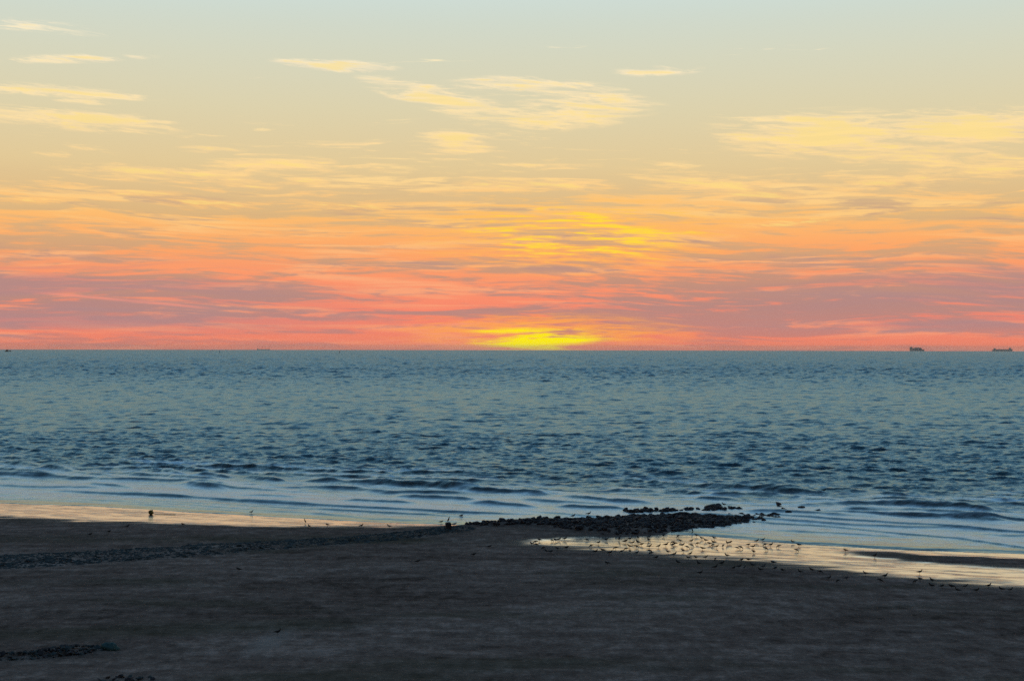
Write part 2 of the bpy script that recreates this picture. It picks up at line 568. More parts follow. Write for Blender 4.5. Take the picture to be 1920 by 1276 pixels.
def sea_material():
    m, nt, g, p, out = new_mat('sea_water')
    geo = nt.nodes.new('ShaderNodeNewGeometry')
    pos = E(g, geo.outputs['Position'])
    x, y, z = g.sep(pos)
    foam = g.attr('foam'); shallow = g.attr('shallow')
    dist = g.math('SQRT', x * x + y * y)
    far = g.smooth(300.0, 1600.0, dist)
    n1 = g.noise(g.xyz(x * 1.1, y * 1.5, z), 1.0, 4.0, 0.65)
    n2 = g.noise(g.xyz(x * 0.34, y * 0.36, 3.0), 1.0, 4.0, 0.6)
    n4 = g.noise(g.xyz(x * 0.14, y * 0.065, 8.0), 1.0, 5.0, 0.62)
    row1 = g.noise(g.xyz(x * 0.26, y * 0.016, 0.0), 1.0, 5.0, 0.75, dim='2D')
    row2 = g.noise(g.xyz(x * 0.035, y * 0.004, 0.0), 1.0, 5.0, 0.7, dim='2D')
    row = ((row1 - 0.5) * 1.2 + (row2 - 0.5) * 0.25) * far
    rough = 0.22 + far * 0.08 + row * 0.3 - shallow * 0.08
    body = g.mix((row * 0.8 + 0.5).clamp(), (0.014, 0.054, 0.080, 1), (0.024, 0.080, 0.115, 1))
    body = g.mix(g.attr('surf'), body, (0.020, 0.030, 0.026, 1))
    body = g.mix(shallow, body, (0.050, 0.052, 0.044, 1))
    body = g.mix(g.attr('face'), body, (0.026, 0.025, 0.014, 1))
    b = nt.nodes.new('ShaderNodeBump')
    b.inputs['Strength'].default_value = 1.0
    b.inputs['Distance'].default_value = 1.0
    h = (n1 * 0.12 + n2 * 0.42 + n4 * (far * 1.7)) * (1.0 - g.attr('calm') * 0.8)
    nt.links.new(h.s, b.inputs['Height'])
    nt.nodes.remove(p)
    di = nt.nodes.new('ShaderNodeBsdfDiffuse')
    g.put(di.inputs['Color'], body)
    gl = nt.nodes.new('ShaderNodeBsdfGlossy')
    g.put(gl.inputs['Color'], g.mix(g.attr('calm'), (0.63, 0.85, 0.94, 1), (0.70, 0.90, 1.0, 1)))   # blue-green water tint
    g.put(gl.inputs['Roughness'], rough.max(0.10).min(0.8))
    fr = nt.nodes.new('ShaderNodeFresnel')
    fr.inputs['IOR'].default_value = 1.33
    for nd in (di, gl, fr):
        nt.links.new(b.outputs[0], nd.inputs['Normal'])
    p = nt.nodes.new('ShaderNodeMixShader')
    g.put(p.inputs[0], E(g, fr.outputs[0]).min(0.46) * (1.0 + row * 1.5).max(0.3) * (1.22 - far * 0.22))
    nt.links.new(di.outputs[0], p.inputs[1])
    nt.links.new(gl.outputs[0], p.inputs[2])
    fo = nt.nodes.new('ShaderNodeBsdfDiffuse')
    fo.inputs['Color'].default_value = (0.82, 0.85, 0.88, 1)
    fg = nt.nodes.new('ShaderNodeBsdfGlossy')      # wet bubbles
    fg.inputs['Color'].default_value = (0.80, 0.92, 1.0, 1)
    fg.inputs['Roughness'].default_value = 0.38
    fm = nt.nodes.new('ShaderNodeMixShader')
    fm.inputs[0].default_value = 0.62
    nt.links.new(fo.outputs[0], fm.inputs[1])
    nt.links.new(fg.outputs[0], fm.inputs[2])
    fo = fm
    mx = nt.nodes.new('ShaderNodeMixShader')
    fb = g.noise(g.xyz(x * 0.8, y * 1.6, 1.0), 1.0, 6.0, 0.7)
    g.put(mx.inputs[0], (foam * (fb * 4.0 - 1.0)).clamp() * 0.94)
    nt.links.new(p.outputs[0], mx.inputs[1])
    nt.links.new(fo.outputs[0], mx.inputs[2])
    nt.links.new(mx.outputs[0], out.inputs['Surface'])
    return m

SAND = sand_material()
SEA = sea_material()

# ------------------------------------------------------------------ beach
ys = np.concatenate([np.linspace(-40, 70, 14)[:-1], np.arange(70, 205, 0.3), np.linspace(205, 420, 30)])
us = np.linspace(-0.8, 0.8, 560)
Yb, Ub = np.meshgrid(ys, us, indexing='ij')
Xb = Ub * (Yb + 90)
Zb, Wb, DB = terr(Xb, Yb, True)
beach = grid_mesh('beach', Xb, Yb, Zb, SAND, {'wet': Wb})
tag(beach, kind='structure')

# ------------------------------------------------------------------ sea
ya = [108.0]
while ya[-1] < 6500:
    ya.append(ya[-1] * (1.0021 if ya[-1] < 330 else 1.0028 if ya[-1] < 1300 else 1.0046))
ya = np.array(ya)
yb_ = ya[-1] * 1.05 ** np.arange(1, 29)
yr = np.concatenate([ya, yb_])
uc = np.linspace(-0.60, 0.60, 860)
YS, US = np.meshgrid(yr, uc, indexing='ij')
XS = US * (YS + 40)
_, yf = shore(XS)
yf = yf + line_noise(XS, 9, 3.5, 3, 11) * 0.6
dF = YS - yf
Z = np.zeros_like(XS); DX = np.zeros_like(XS); DY = np.zeros_like(XS)
step = np.where(YS < 330, YS * 0.0021, np.where(YS < 1300, YS * 0.0028, YS * 0.0046))
near_rows = yr <= ya[-1]
deep = 0.07 + 0.93 * sstep(16, 70, dF)
lam = np.exp(np.linspace(math.log(1.1), math.log(8.5), 90)).astype(np.float32)
th = np.random.default_rng(3).normal(math.atan2(-0.97, -0.20), R(27), 90)
ph = np.random.default_rng(4).uniform(0, 2 * np.pi, 90)
gust = 0.85 + 0.3 * np.clip(fbm(XS[near_rows] / 60, YS[near_rows] / 45, 3, 21) + 0.5, 0, 1)
X_, Y_ = XS[near_rows].astype(np.float32), YS[near_rows].astype(np.float32)
step32 = step[near_rows].astype(np.float32); gust = gust.astype(np.float32)
zz_ = np.zeros_like(X_); xx_ = np.zeros_like(X_); yy_ = np.zeros_like(X_)
for L_, t_, p_ in zip(lam, th, ph):
    k = 2 * np.pi / L_
    a = 0.0130 * L_ ** 0.36
    kx, ky = k * math.cos(t_), k * math.sin(t_)
    arg = np.float32(kx) * X_ + np.float32(ky) * Y_ + np.float32(p_)
    att = sstep(1.3, 2.6, L_ / step32) * gust * np.float32(a)
    zz_ += att * np.cos(arg)
    sn = att * np.sin(arg) * np.float32(0.8)
    xx_ -= sn * np.float32(math.cos(t_))
    yy_ -= sn * np.float32(math.sin(t_))
# longer swell, carried far out where it makes the broken crests up to the horizon
rs = np.random.default_rng(12)
boost = 0.5 + 2.3 * sstep(420, 1400, Y_)
for i in range(44):
    L_ = math.exp(rs.uniform(math.log(9), math.log(42)))
    t_ = rs.normal(math.atan2(-0.95, -0.25), R(32)); k = 2 * np.pi / L_
    arg = np.float32(k * math.cos(t_)) * X_ + np.float32(k * math.sin(t_)) * Y_ + np.float32(rs.uniform(0, 6.28))
    zz_ += (np.float32(0.0085 * L_ ** 0.5) * boost * np.cos(arg)).astype(np.float32)
# short random chop beyond the resolved waves
far_n = np.random.default_rng(5).normal(0, 1, X_.shape).astype(np.float32)
far_n = (far_n + np.roll(far_n, 1, 1) + np.roll(far_n, 2, 1)) / 1.7
zz_ += far_n * (0.34 * sstep(350, 1300, Y_)).astype(np.float32)
Z[near_rows] = zz_; DX[near_rows] = xx_; DY[near_rows] = yy_
Z *= deep; DX *= deep; DY *= deep
foam = np.zeros_like(Z)

# thin bores of the swash: a low step up on the seaward side of each line
FRONTS = [
    ([(0, 928), (154, 938), (328, 946), (480, 957), (640, 968), (700, 974), (835, 978)], 0.075, -60, -7),
    ([(150, 936), (330, 942), (480, 951), (640, 960), (835, 968)], 0.085, -50, -5),
    ([(0, 917), (160, 924), (330, 934), (480, 944), (640, 952), (835, 961), (960, 963)], 0.20, -62, 0),
    ([(1360, 972), (1460, 984), (1560, 990), (1700, 1003), (1800, 1012), (1920, 1030)], 0.11, 24, 60),
    ([(1520, 972), (1600, 978), (1700, 986), (1800, 992), (1920, 1001), (2000, 1006)], 0.17, 30, 70),
    ([(1560, 964), (1650, 966), (1780, 971), (1920, 976), (2000, 980)], 0.22, 36, 75),
    ([(1290, 1001), (1350, 1005), (1500, 1018), (1700, 1029), (1920, 1037), (2100, 1046)], 0.07, 16, 80),
]
band = YS < 420
Xn, Yn = XS[band], YS[band]
zn = np.zeros_like(Xn); fn = np.zeros_like(Xn)
face = np.zeros_like(Xn)
for i, (pts, h, x0, x1) in enumerate(FRONTS):
    P = poly_px(pts, 0.05)
    yk = interp(P, Xn) + line_noise(Xn, 11, i * 7 + .5, 3, 40 + i) * 0.8
    s = Yn - yk
    w = sstep(x0 - 6, x0 + 5, Xn) * (1 - sstep(x1 - 6, x1 + 5, Xn))
    zn += 1.5 * h * sstep(0, 1.0, s) * np.exp(-np.maximum(s, 0) / 7.0) * w
    face = np.maximum(face, 0.9 * w * np.exp(-((s - 0.5) / 0.6) ** 2))
    if h > 0.1:
        fn += w * 0.55 * sstep(0.6, 2.0, s) * np.exp(-np.maximum(s - 2, 0) / 6.0)
# breaking waves: (line, height, face width, foam)
BREAK = [
    ([(-60, 862), (75, 868)], 0.40, 1.5, .3), ([(70, 874), (140, 880)], 0.75, 1.6, .7), ([(130, 884), (210, 890)], 0.35, 1.4, .3),
    ([(268, 880), (345, 886)], 0.75, 1.6, .3), ([(362, 889), (440, 893)], 0.70, 1.5, .3), ([(455, 893), (535, 899)], 0.68, 1.5, .2),
    ([(-60, 886), (115, 894)], 0.45, 1.4, .5), ([(150, 905), (250, 912)], 0.45, 1.3, .8), ([(330, 904), (430, 915)], 0.50, 1.3, 1.0),
    ([(575, 898), (640, 903)], 0.40, 1.4, .2), ([(655, 901), (790, 909), (900, 916)], 0.72, 1.7, .4), ([(840, 914), (1000, 922), (1050, 926)], 0.70, 1.5, .6),
    ([(1040, 926), (1130, 934), (1230, 940)], 0.5, 1.5, .9), ([(735, 928), (900, 935)], 0.55, 1.4, .9), ([(640, 936), (790, 942)], 0.40, 1.3, .9),
    ([(880, 940), (1010, 948)], 0.50, 1.3, 1.0), ([(1040, 945), (1180, 950)], 0.45, 1.2, 1.0), ([(1130, 916), (1230, 919)], 0.35, 1.4, .2),
    ([(1325, 912), (1400, 916)], 0.62, 1.5, .3), ([(1420, 916), (1545, 923)], 0.78, 1.7, .3), ([(1300, 931), (1390, 936)], 0.45, 1.4, .9),
    ([(1500, 935), (1575, 939)], 0.42, 1.4, .8), ([(1625, 940), (1720, 946), (1800, 951), (1895, 957)], 0.62, 1.6, .6),
    ([(1660, 962), (1780, 967)], 0.30, 1.2, .9), ([(1770, 967), (1900, 974)], 0.34, 1.3, .9), ([(1580, 955), (1660, 958)], 0.4, 1.3, .9),
    ([(1630, 924), (1700, 927)], 0.4, 1.4, .2), ([(1850, 934), (1990, 944)], 0.5, 1.5, .3), ([(200, 866), (260, 868)], 0.35, 1.4, .1),
    ([(1000, 892), (1070, 895)], 0.35, 1.4, .1), ([(1470, 888), (1560, 890)], 0.35, 1.4, .1),
]
for i, (pts, h, wf, fo_) in enumerate(BREAK):
    P = poly_px(pts, 0.25)
    yk = interp(P, Xn) + line_noise(Xn, 6, i * 5 + .5, 3, 60 + i) * 0.7
    s = Yn - yk
    x0, x1 = P[0, 0], P[-1, 0]
    tp = max(1.2, (x1 - x0) * 0.28)
    w = sstep(x0 - 0.8, x0 + tp, Xn) * (1 - sstep(x1 - tp, x1 + 0.8, Xn))
    w = w * (0.88 + 0.22 * line_noise(Xn, 3.0, i + .5, 2, 80 + i))
    wf = wf * 0.58; h = h * 0.85
    prof = np.where(s < 0, np.exp(-(s / wf) ** 2), np.exp(-(s / (wf * 4.0)) ** 2))
    zn += h * prof * w
    face = np.maximum(face, np.clip(w * 1.25, 0, 1) * np.exp(-((s + 0.55 * wf) / (0.95 * wf)) ** 2))
    fn += fo_ * 0.75 * w * np.exp(-((s - 2.5) / 2.6) ** 2) + fo_ * 0.55 * w * np.exp(-((s + 3.0) / 1.6) ** 2)
dFn = dF[band]
for i, (off, h) in enumerate([(5, .09), (9.5, .13), (14, .18), (19.5, .26), (26, .34), (33, .40), (41, .42), (50, .40), (60, .36)]):
    gate = line_noise(Xn, 19 + 2 * i, i * 3 + .3, 2, 120 + i)
    w = sstep(-0.12, 0.35, gate)
    s = dFn - off - line_noise(Xn, 23, i * 9 + .7, 3, 140 + i) * (1.5 + 0.07 * off) - line_noise(Xn, 5, i + .2, 2, 160 + i) * 0.35
    wf = 0.55 + h * 1.1
    prof = np.where(s < 0, np.exp(-(s / wf) ** 2), np.exp(-np.abs(s) / (wf * 4.0)))
    zn += h * prof * w
    face = np.maximum(face, (0.55 + h) * w * np.exp(-((s + 0.55 * wf) / (0.9 * wf)) ** 2))
    fn += 1.25 * w * sstep(0.0, 0.6, s) * np.exp(-np.maximum(s, 0) / (2.2 + 0.05 * off)) * np.clip(0.75 + fbm(Xn / 2.2, Yn / 1.2, 2, 180 + i) * 0.9, 0.1, 1.3)
strk = fbm(Xn / 11, (Yn + 0.27 * Xn) / 1.9, 4, 91)
env = sstep(3, 16, dFn) * (1 - sstep(34, 66, dFn))
fn = fn + np.clip(strk * 1.1 + 0.22, 0, 1) * env * 0.9
lace = np.clip(fbm(Xn / 3.2, Yn / 1.5, 3, 95) * 1.3 + 0.15, 0, 1) * sstep(1.5, 5, dFn) * (1 - sstep(14, 22, dFn))
fn += 0.55 * lace + 0.30 * sstep(1.0, 4.0, dFn) * (1 - sstep(26, 45, dFn))
# white water round the groyne tip
dr = inside_dist(ROCKS, Xn, Yn)
fn += 0.5 * sstep(-7, -0.5, dr) * (1 - sstep(-0.5, 0.5, dr)) * np.clip(fbm(Xn / 2.5, Yn / 1.2, 3, 97) + 0.35, 0, 1) * sstep(160, 164, Yn + 0.1 * Xn)
# small glinting white cap in the big right-hand breaker
gx, gy = at(1713, 946, 0.5)
fn += 1.2 * np.exp(-((Xn - gx) / 1.0) ** 2 - ((Yn - gy) / 1.6) ** 2)
Z[band] += zn
foam[band] = np.clip(fn, 0, 1) * (1 - 0.95 * face)
faceA = np.zeros_like(Z); faceA[band] = face
surf = 1 - sstep(45, 95, dF)
calm = 1 - sstep(20, 58, dF)
base = 0.035 * sstep(0, 0.9, dF) + np.where(dF < 0, np.maximum(dF * 0.5, -0.9), 0.0)
Z = Z + base
shallow = np.clip(1 - sstep(4, 42, dF), 0, 1)
lip = np.where(dF < 1.0, 0.0, 1.0)
foam *= sstep(0.5, 2.0, dF)
XS2, YS2 = XS + DX, YS + DY
Z = Z - (XS ** 2 + YS ** 2) / (2 * ERAD)
sea = grid_mesh('sea', XS2, YS2, Z, SEA, {'foam': foam, 'shallow': shallow, 'surf': surf, 'face': faceA, 'calm': calm})
tag(sea, kind='structure')

# ------------------------------------------------------------------ stones
def stone_mesh(name, mat, n=14, flat=0.6):
    bm = bmesh.new()
    for _ in range(n):
        v = Vector((random.gauss(0, 1), random.gauss(0, 1), random.gauss(0, 1))).normalized()
        r = random.uniform(0.82, 1.0)
        bm.verts.new((v.x * r * 0.5 * random.uniform(.95, 1.1), v.y * r * 0.5, v.z * r * 0.5 * flat))
    bmesh.ops.convex_hull(bm, input=bm.verts)
    bmesh.ops.delete(bm, geom=[v for v in bm.verts if not v.link_faces], context='VERTS')
    me = bpy.data.meshes.new(name)
    bm.to_mesh(me); bm.free()
    me.materials.append(mat)
    return me

BASALT = plain_mat('dark_basalt', (0.055, 0.047, 0.052), 0.75, 0.5, 2.5, 0.2, 0.4)
WEEDY = plain_mat('weedy_stone', (0.062, 0.078, 0.084), 0.9, 0.6, 3.0, 0.12, 0.3)
TEAL = plain_mat('algae_teal_stone', (0.06, 0.12, 0.125), 0.85, 0.4, 3.0, 0.12, 0.3)
stones = [stone_mesh('rock', BASALT) for _ in range(12)]
weeds = [stone_mesh('weed_stone', WEEDY, 11, 0.45) for _ in range(6)]

def rand_in(P, n, margin=0.0):
    P = np.asarray(P)
    lo, hi = P.min(0), P.max(0)
    out = np.zeros((0, 2))
    while len(out) < n:
        q = rng.uniform(lo, hi, (n * 6, 2))
        q = q[inside_dist(P, q[:, 0], q[:, 1]) > margin]
        out = np.concatenate([out, q])
    return out[:n]

def joined(name, meshes, placements, mat, parent):
    V = []; Fc = []
    for (x, y, z, s, rot) in placements:
        me = random.choice(meshes)
        M = Matrix.Translation((x, y, z)) @ rot.to_matrix().to_4x4() @ Matrix.Scale(s, 4)
        o = len(V)
        V += [M @ v.co for v in me.vertices]
        Fc += [[o + i for i in p.vertices] for p in me.polygons]
    return mesh_obj(name, V, Fc, mat, parent)

def rand_rot(t=0.5):
    return Euler((random.uniform(-t, t), random.uniform(-t, t), random.uniform(0, 6.28)))

def place_rock(parent, x, y, z, s, off=(0, 0, 0), mesh=None, t=0.5):
    o = bpy.data.objects.new('rock', mesh or random.choice(stones))
    o.location = (x - off[0], y - off[1], z - off[2])
    o.rotation_euler = rand_rot(t)
    o.scale = (s * random.uniform(.85, 1.25), s * random.uniform(.8, 1.15), s * random.uniform(.75, 1.2))
    return link(o, parent)

gx0, gy0, gz0 = ground(840, 990)
groyne = empty('rock_groyne', (gx0, gy0, gz0))
tag(groyne, 'long low groyne of dark stones running from the sand out into the surf', 'groyne')
pts = rand_in(ROCKS, 1700)
back = np.array([at(px, py, 0.1) for px, py in zip(rng.uniform(1165, 1395, 55), rng.uniform(-3, 3, 55))]) if False else None
pl = []
for (x, y) in pts:
    z = float(terr(x, y))
    s = float(np.clip(rng.lognormal(math.log(0.56), 0.36), 0.25, 1.2))
    pl.append((x, y, z + 0.10 * s, s))
# ragged outlying row behind the main heap, with white water between
for k in range(60):
    px = random.uniform(1168, 1392); py = 954 - (px - 1168) * 0.028 + random.uniform(-2.5, 2.5)
    x, y = at(px, py + 3, 0.2)
    pl.append((x, y, 0.15 + random.uniform(-.08, .12), random.uniform(.5, 1.15)))
for k in range(14):
    px = random.uniform(1325, 1352); py = 946 + random.uniform(-3, 2)
    x, y = at(px, py + 3, 0.2)
    pl.append((x, y, 0.15, random.uniform(.7, 1.2)))
# seaward end thinning out into single stones
for k in range(40):
    px = random.uniform(1370, 1462); py = 966 + random.uniform(-5, 8)
    x, y = at(px, py + 2, 0.2)
    pl.append((x, y, 0.17, random.uniform(.55, 1.15)))
pl.sort(key=lambda p: -p[3])
for (x, y, z, s) in pl[:300]:
    place_rock(groyne, x, y, z, s, (gx0, gy0, gz0))
rest = joined('small_rocks', stones, [(x - gx0, y - gy0, z - gz0, s, rand_rot()) for (x, y, z, s) in pl[300:]], BASALT, groyne)
tag(rest, kind='stuff')
pts = rand_in(BED, 4200, 0.05)
zz = terr(pts[:, 0], pts[:, 1])
ss = np.clip(rng.lognormal(math.log(0.36), 0.45, len(pts)), 0.12, 1.1)
bed = joined('stone_bed', weeds, [(x - gx0, y - gy0, z - 0.05 * s - gz0, s, rand_rot(0.25)) for (x, y), z, s in zip(pts, zz, ss)], WEEDY, groyne)
tag(bed, kind='stuff')

# end block where the stacked rocks begin
bm = bmesh.new()
bmesh.ops.create_cube(bm, size=1.0)
for v in bm.verts:
    v.co = Vector((v.co.x * 0.62 * (1 - 0.12 * (v.co.z > 0)), v.co.y * 0.7, (v.co.z + 0.5) * 0.85))
bmesh.ops.bevel(bm, geom=list(bm.edges), offset=0.05, segments=2, affect='EDGES')
eb = bm_obj('concrete_block', bm, BASALT)
x, y, z = ground(841, 991)
eb.location = (x, y, z - 0.15); eb.rotation_euler = (0.03, -0.05, 0.2)
tag(eb, 'dark squared block at the landward end of the stacked groyne rocks', 'block')

# single rocks awash off the tip
lone = [(1460, 944, .9, 'small dark rock awash farthest out beyond the groyne tip'),
        (1467, 956, 1.3, 'flat dark rock awash in foam just right of the groyne tip'),
        (1481, 960, 1.4, 'large dark rock standing in foam off the groyne tip'),
        (1478, 957, .9, 'small rock leaning behind the large one off the groyne tip'),
        (1503, 952, 1.5, 'lone humped rock in blue surf right of the groyne tip'),
        (1531, 958, 1.2, 'rightmost low rock awash in the surf off the groyne'),
        (1421, 957, .8, 'small rock in white water behind the groyne end'),
        (1431, 958, .7, 'smaller right-hand rock of the pair behind the groyne end')]
for (px, py, s, lab) in lone:
    x, y = at(px, py + 3, 0.1)
    o = place_rock(None, x, y, 0.24, s)
    tag(o, lab, 'rock', 'rocks awash off the groyne tip')

# low stone heaps on the near sand, lower left
def heap(name, spots, label, n, hgt):
    P = [at(px, py, 1.0) for px, py in spots]
    c = np.mean(P, 0)
    z0 = float(terr(*c))
    root = empty(name, (c[0], c[1], z0))
    tag(root, label, 'stone heap', 'stone heaps on the near sand')
    for (x, y) in rand_in(P, n):
        d = float(inside_dist(P, x, y))
        place_rock(root, x, y, float(terr(x, y)) + min(d, 1.2) * hgt, random.uniform(.22, .6), (c[0], c[1], z0), random.choice(weeds + stones[:4]))
    return root
h1 = heap('stone_heap', [(-40, 1222), (60, 1217), (130, 1206), (190, 1204), (196, 1215), (140, 1224), (60, 1231), (-40, 1234)],
          'long low heap of dark stones ending in a teal lump, lower left sand', 150, 0.20)
h2 = heap('stone_heap', [(170, 1270), (230, 1262), (290, 1264), (300, 1276), (240, 1290), (160, 1288)],
          'small dark stone heap cut by the bottom edge of the picture', 40, 0.12)
x, y, z = ground(207, 1217)
bm = bmesh.new()
bmesh.ops.create_icosphere(bm, subdivisions=3, radius=0.5)
for v in bm.verts:
    c = v.co.copy()
    f = 1 + 0.35 * float(perlin(c.x * 3 + 5, c.y * 3 + c.z * 2.1, 5)) + 0.12 * float(perlin(c.x * 9, c.z * 9, 6))
    v.co = Vector((c.x * f * 1.15, c.y * f * 0.9, max(-0.2, c.z * f * 0.62 - c.x * 0.25)))
tl = bm_obj('algae_boulder', bm, TEAL, None, True)
tl.location = (x, y, z + 0.12)
tag(tl, 'teal algae-covered boulder at the right end of the long stone heap', 'boulder')

# ------------------------------------------------------------------ birds
B_DARK = plain_mat('brown_plumage', (0.040, 0.037, 0.037), 0.8, 0.35, 14.0, 0.1)
B_GREY = plain_mat('grey_plumage', (0.075, 0.075, 0.08), 0.8, 0.3, 14.0, 0.1)
B_PALE = plain_mat('white_plumage', (0.62, 0.60, 0.57), 0.8, 0.15, 14.0, 0.1)
B_LEG = plain_mat('bird_leg', (0.09, 0.06, 0.04), 0.6, 0.2, 20.0)
B_BEAK = plain_mat('bird_beak', (0.22, 0.13, 0.04), 0.5, 0.2, 20.0)

def loft(rings, seg=10):
    V = []; Fc = []
    n = len(rings)
    for i, (x, z, ry, rz) in enumerate(rings):
        a = rings[max(0, i - 1)]; b = rings[min(n - 1, i + 1)]
        tx, tz = b[0] - a[0], b[1] - a[1]
        l = math.hypot(tx, tz) or 1
        nx, nz = -tz / l, tx / l
        for k in range(seg):
            t = 2 * math.pi * k / seg
            V.append((x + nx * rz * math.sin(t), ry * math.cos(t), z + nz * rz * math.sin(t)))
    for i in range(n - 1):
        for k in range(seg):
            a = i * seg + k; b = i * seg + (k + 1) % seg
            Fc.append((a, b, b + seg, a + seg))
    Fc.append(tuple(range(seg))[::-1]); Fc.append(tuple(range((n - 1) * seg, n * seg)))
    return V, Fc

def tube(p, q, r, seg=5, r2=None):
    p, q = Vector(p), Vector(q)
    d = (q - p).normalized()
    u = d.orthogonal().normalized(); w = d.cross(u)
    V = []
    for c, rr in ((p, r), (q, r2 if r2 is not None else r)):
        for k in range(seg):
            t = 2 * math.pi * k / seg
            V.append(c + u * rr * math.cos(t) + w * rr * math.sin(t))
    Fc = [(k, (k + 1) % seg, seg + (k + 1) % seg, seg + k) for k in range(seg)]
    Fc += [tuple(range(seg))[::-1], tuple(range(seg, 2 * seg))]
    return V, Fc

POSES = {
    # rings from tail to crown (x forward, z up, half width, half height)
    'alert': ([(-.33, .20, .012, .008), (-.26, .205, .035, .018), (-.15, .215, .062, .045), (-.02, .225, .082, .072), (.09, .245, .080, .080),
               (.155, .285, .058, .060), (.180, .335, .036, .038), (.190, .375, .036, .038), (.205, .405, .040, .036), (.235, .415, .030, .026), (.255, .410, .012, .012)],
              ((.25, 0, .408), (.315, 0, .392)), ((-.0, .16), (.01, .0))),
    'hunched': ([(-.34, .175, .012, .008), (-.26, .185, .035, .018), (-.14, .20, .066, .050), (0, .215, .088, .080), (.10, .235, .082, .080),
                 (.155, .265, .058, .058), (.185, .295, .045, .045), (.215, .310, .040, .036), (.240, .308, .014, .014)],
                ((.235, 0, .305), (.295, 0, .288)), ((.0, .15), (.01, .0))),
    'feeding': ([(-.30, .275, .012, .008), (-.24, .265, .035, .018), (-.13, .25, .062, .046), (0, .23, .082, .072), (.10, .205, .074, .068),
                 (.165, .165, .050, .046), (.205, .120, .034, .032), (.232, .085, .036, .034), (.250, .062, .024, .022)],
                ((.248, 0, .064), (.275, 0, .008)), ((-.02, .18), (.0, .0))),
    'upright': ([(-.16, .08, .012, .010), (-.12, .13, .035, .025), (-.06, .22, .062, .055), (-.01, .32, .076, .072), (.03, .41, .062, .058),
                 (.055, .48, .036, .036), (.065, .54, .034, .034), (.085, .57, .038, .034), (.115, .572, .024, .022)],
                ((.11, 0, .57), (.175, 0, .558)), ((-.02, .2), (.01, .0))),
}
protos = {}
for pose, (rings, bk, lg) in POSES.items():
    for cname, bmat in (('dark', B_DARK), ('grey', B_GREY), ('pale', B_PALE)):
        V, Fc = loft(rings)
        me = bpy.data.meshes.new('bird_body')
        me.from_pydata(V, [], Fc)
        me.polygons.foreach_set('use_smooth', [True] * len(me.polygons))
        me.materials.append(bmat)
        parts = []
        V, Fc = tube(bk[0], bk[1], .013, 5, .004)
        m2 = bpy.data.meshes.new('beak'); m2.from_pydata([tuple(v) for v in V], [], Fc); m2.materials.append(B_BEAK)
        parts.append(('beak', m2))
        for sy in (-1, 1):
            V, Fc = tube((lg[0][0], sy * .035, lg[0][1] + .03), (lg[1][0] + sy * .02, sy * .04, 0), .0085, 5)
            f0 = len(V)
            V = list(V) + [Vector((lg[1][0] + sy * .02 - .012, sy * .04, .006)), Vector((lg[1][0] + sy * .02 + .06, sy * .04 - .03, .004)), Vector((lg[1][0] + sy * .02 + .06, sy * .04 + .03, .004))]
            Fc = list(Fc) + [(f0, f0 + 1, f0 + 2)]
            m3 = bpy.data.meshes.new('leg'); m3.from_pydata([tuple(v) for v in V], [], Fc); m3.materials.append(B_LEG)
            parts.append(('leg', m3))
        protos[pose, cname] = (me, parts)

def bird(x, y, z, pose, tone, rz, s, label, group=None):
    me, parts = protos[pose, tone]
    o = bpy.data.objects.new('shorebird', me)
    o.location = (x, y, z - 0.01); o.rotation_euler = (0, 0, rz); o.scale = (s, s, s)
    link(o)
    for nm, m in parts:
        link(bpy.data.objects.new(nm, m), o)
    return tag(o, label, 'bird', group)

ONES = ['', 'first', 'second', 'third', 'fourth', 'fifth', 'sixth', 'seventh', 'eighth', 'ninth', 'tenth', 'eleventh', 'twelfth', 'thirteenth',
        'fourteenth', 'fifteenth', 'sixteenth', 'seventeenth', 'eighteenth', 'nineteenth']
TENS = {2: ('twentieth', 'twenty'), 3: ('thirtieth', 'thirty'), 4: ('fortieth', 'forty'), 5: ('fiftieth', 'fifty'), 6: ('sixtieth', 'sixty')}
def ordinal(n):
    if n < 20: return ONES[n]
    t, o = divmod(n, 10)
    return TENS[t][0] if o == 0 else TENS[t][1] + '-' + ONES[o]

def r5(l): return [(1180 + a * .20833, 920 + b * .20833) for a, b in l]
def r4(l): return [(820 + a * .20833, 920 + b * .20833) for a, b in l]
def r6(l): return [(1520 + a * .20833, 980 + b * .20833) for a, b in l]
flock = r4([(850, 477), (885, 460), (920, 440), (890, 483), (1030, 445), (1065, 442), (1095, 435), (1145, 433), (1345, 437), (1450, 468), (1385, 493),
            (1520, 438), (1690, 455), (1605, 515), (1700, 522)]) + \
    r5([(5, 430), (78, 420), (175, 415), (175, 440), (305, 402), (440, 408), (605, 400), (652, 425), (765, 425), (460, 447), (555, 452), (388, 462), (412, 472),
        (390, 485), (475, 490), (520, 505), (558, 490), (615, 470), (688, 445), (722, 473), (760, 465), (750, 487), (785, 500), (845, 492), (885, 471), (905, 464),
        (660, 518), (970, 512), (1000, 508), (1070, 482), (1112, 503), (1120, 548), (1145, 452), (1200, 440), (1225, 483), (1228, 520), (1270, 488), (1345, 497),
        (1473, 460), (1527, 488), (1502, 532), (30, 465), (80, 465), (110, 480), (5, 500), (60, 500), (178, 503), (262, 500), (328, 487), (183, 542), (195, 560),
        (350, 550), (485, 538), (545, 570)])
dim = r4([(955, 512), (1080, 518), (1160, 512), (1020, 548), (985, 545), (1490, 535), (1420, 550), (1550, 560), (1660, 545), (1530, 650)]) + \
    r5([(5, 545), (65, 560), (400, 575), (240, 600), (530, 600), (600, 600), (685, 598), (880, 583), (775, 612), (440, 645), (625, 655), (830, 655), (1010, 622), (1072, 620),
        (1295, 645), (1110, 670), (985, 685), (1035, 690), (1205, 683), (770, 690), (935, 698), (1180, 710), (1310, 695), (1380, 715), (1645, 715), (1540, 730), (1715, 730), (635, 740)])
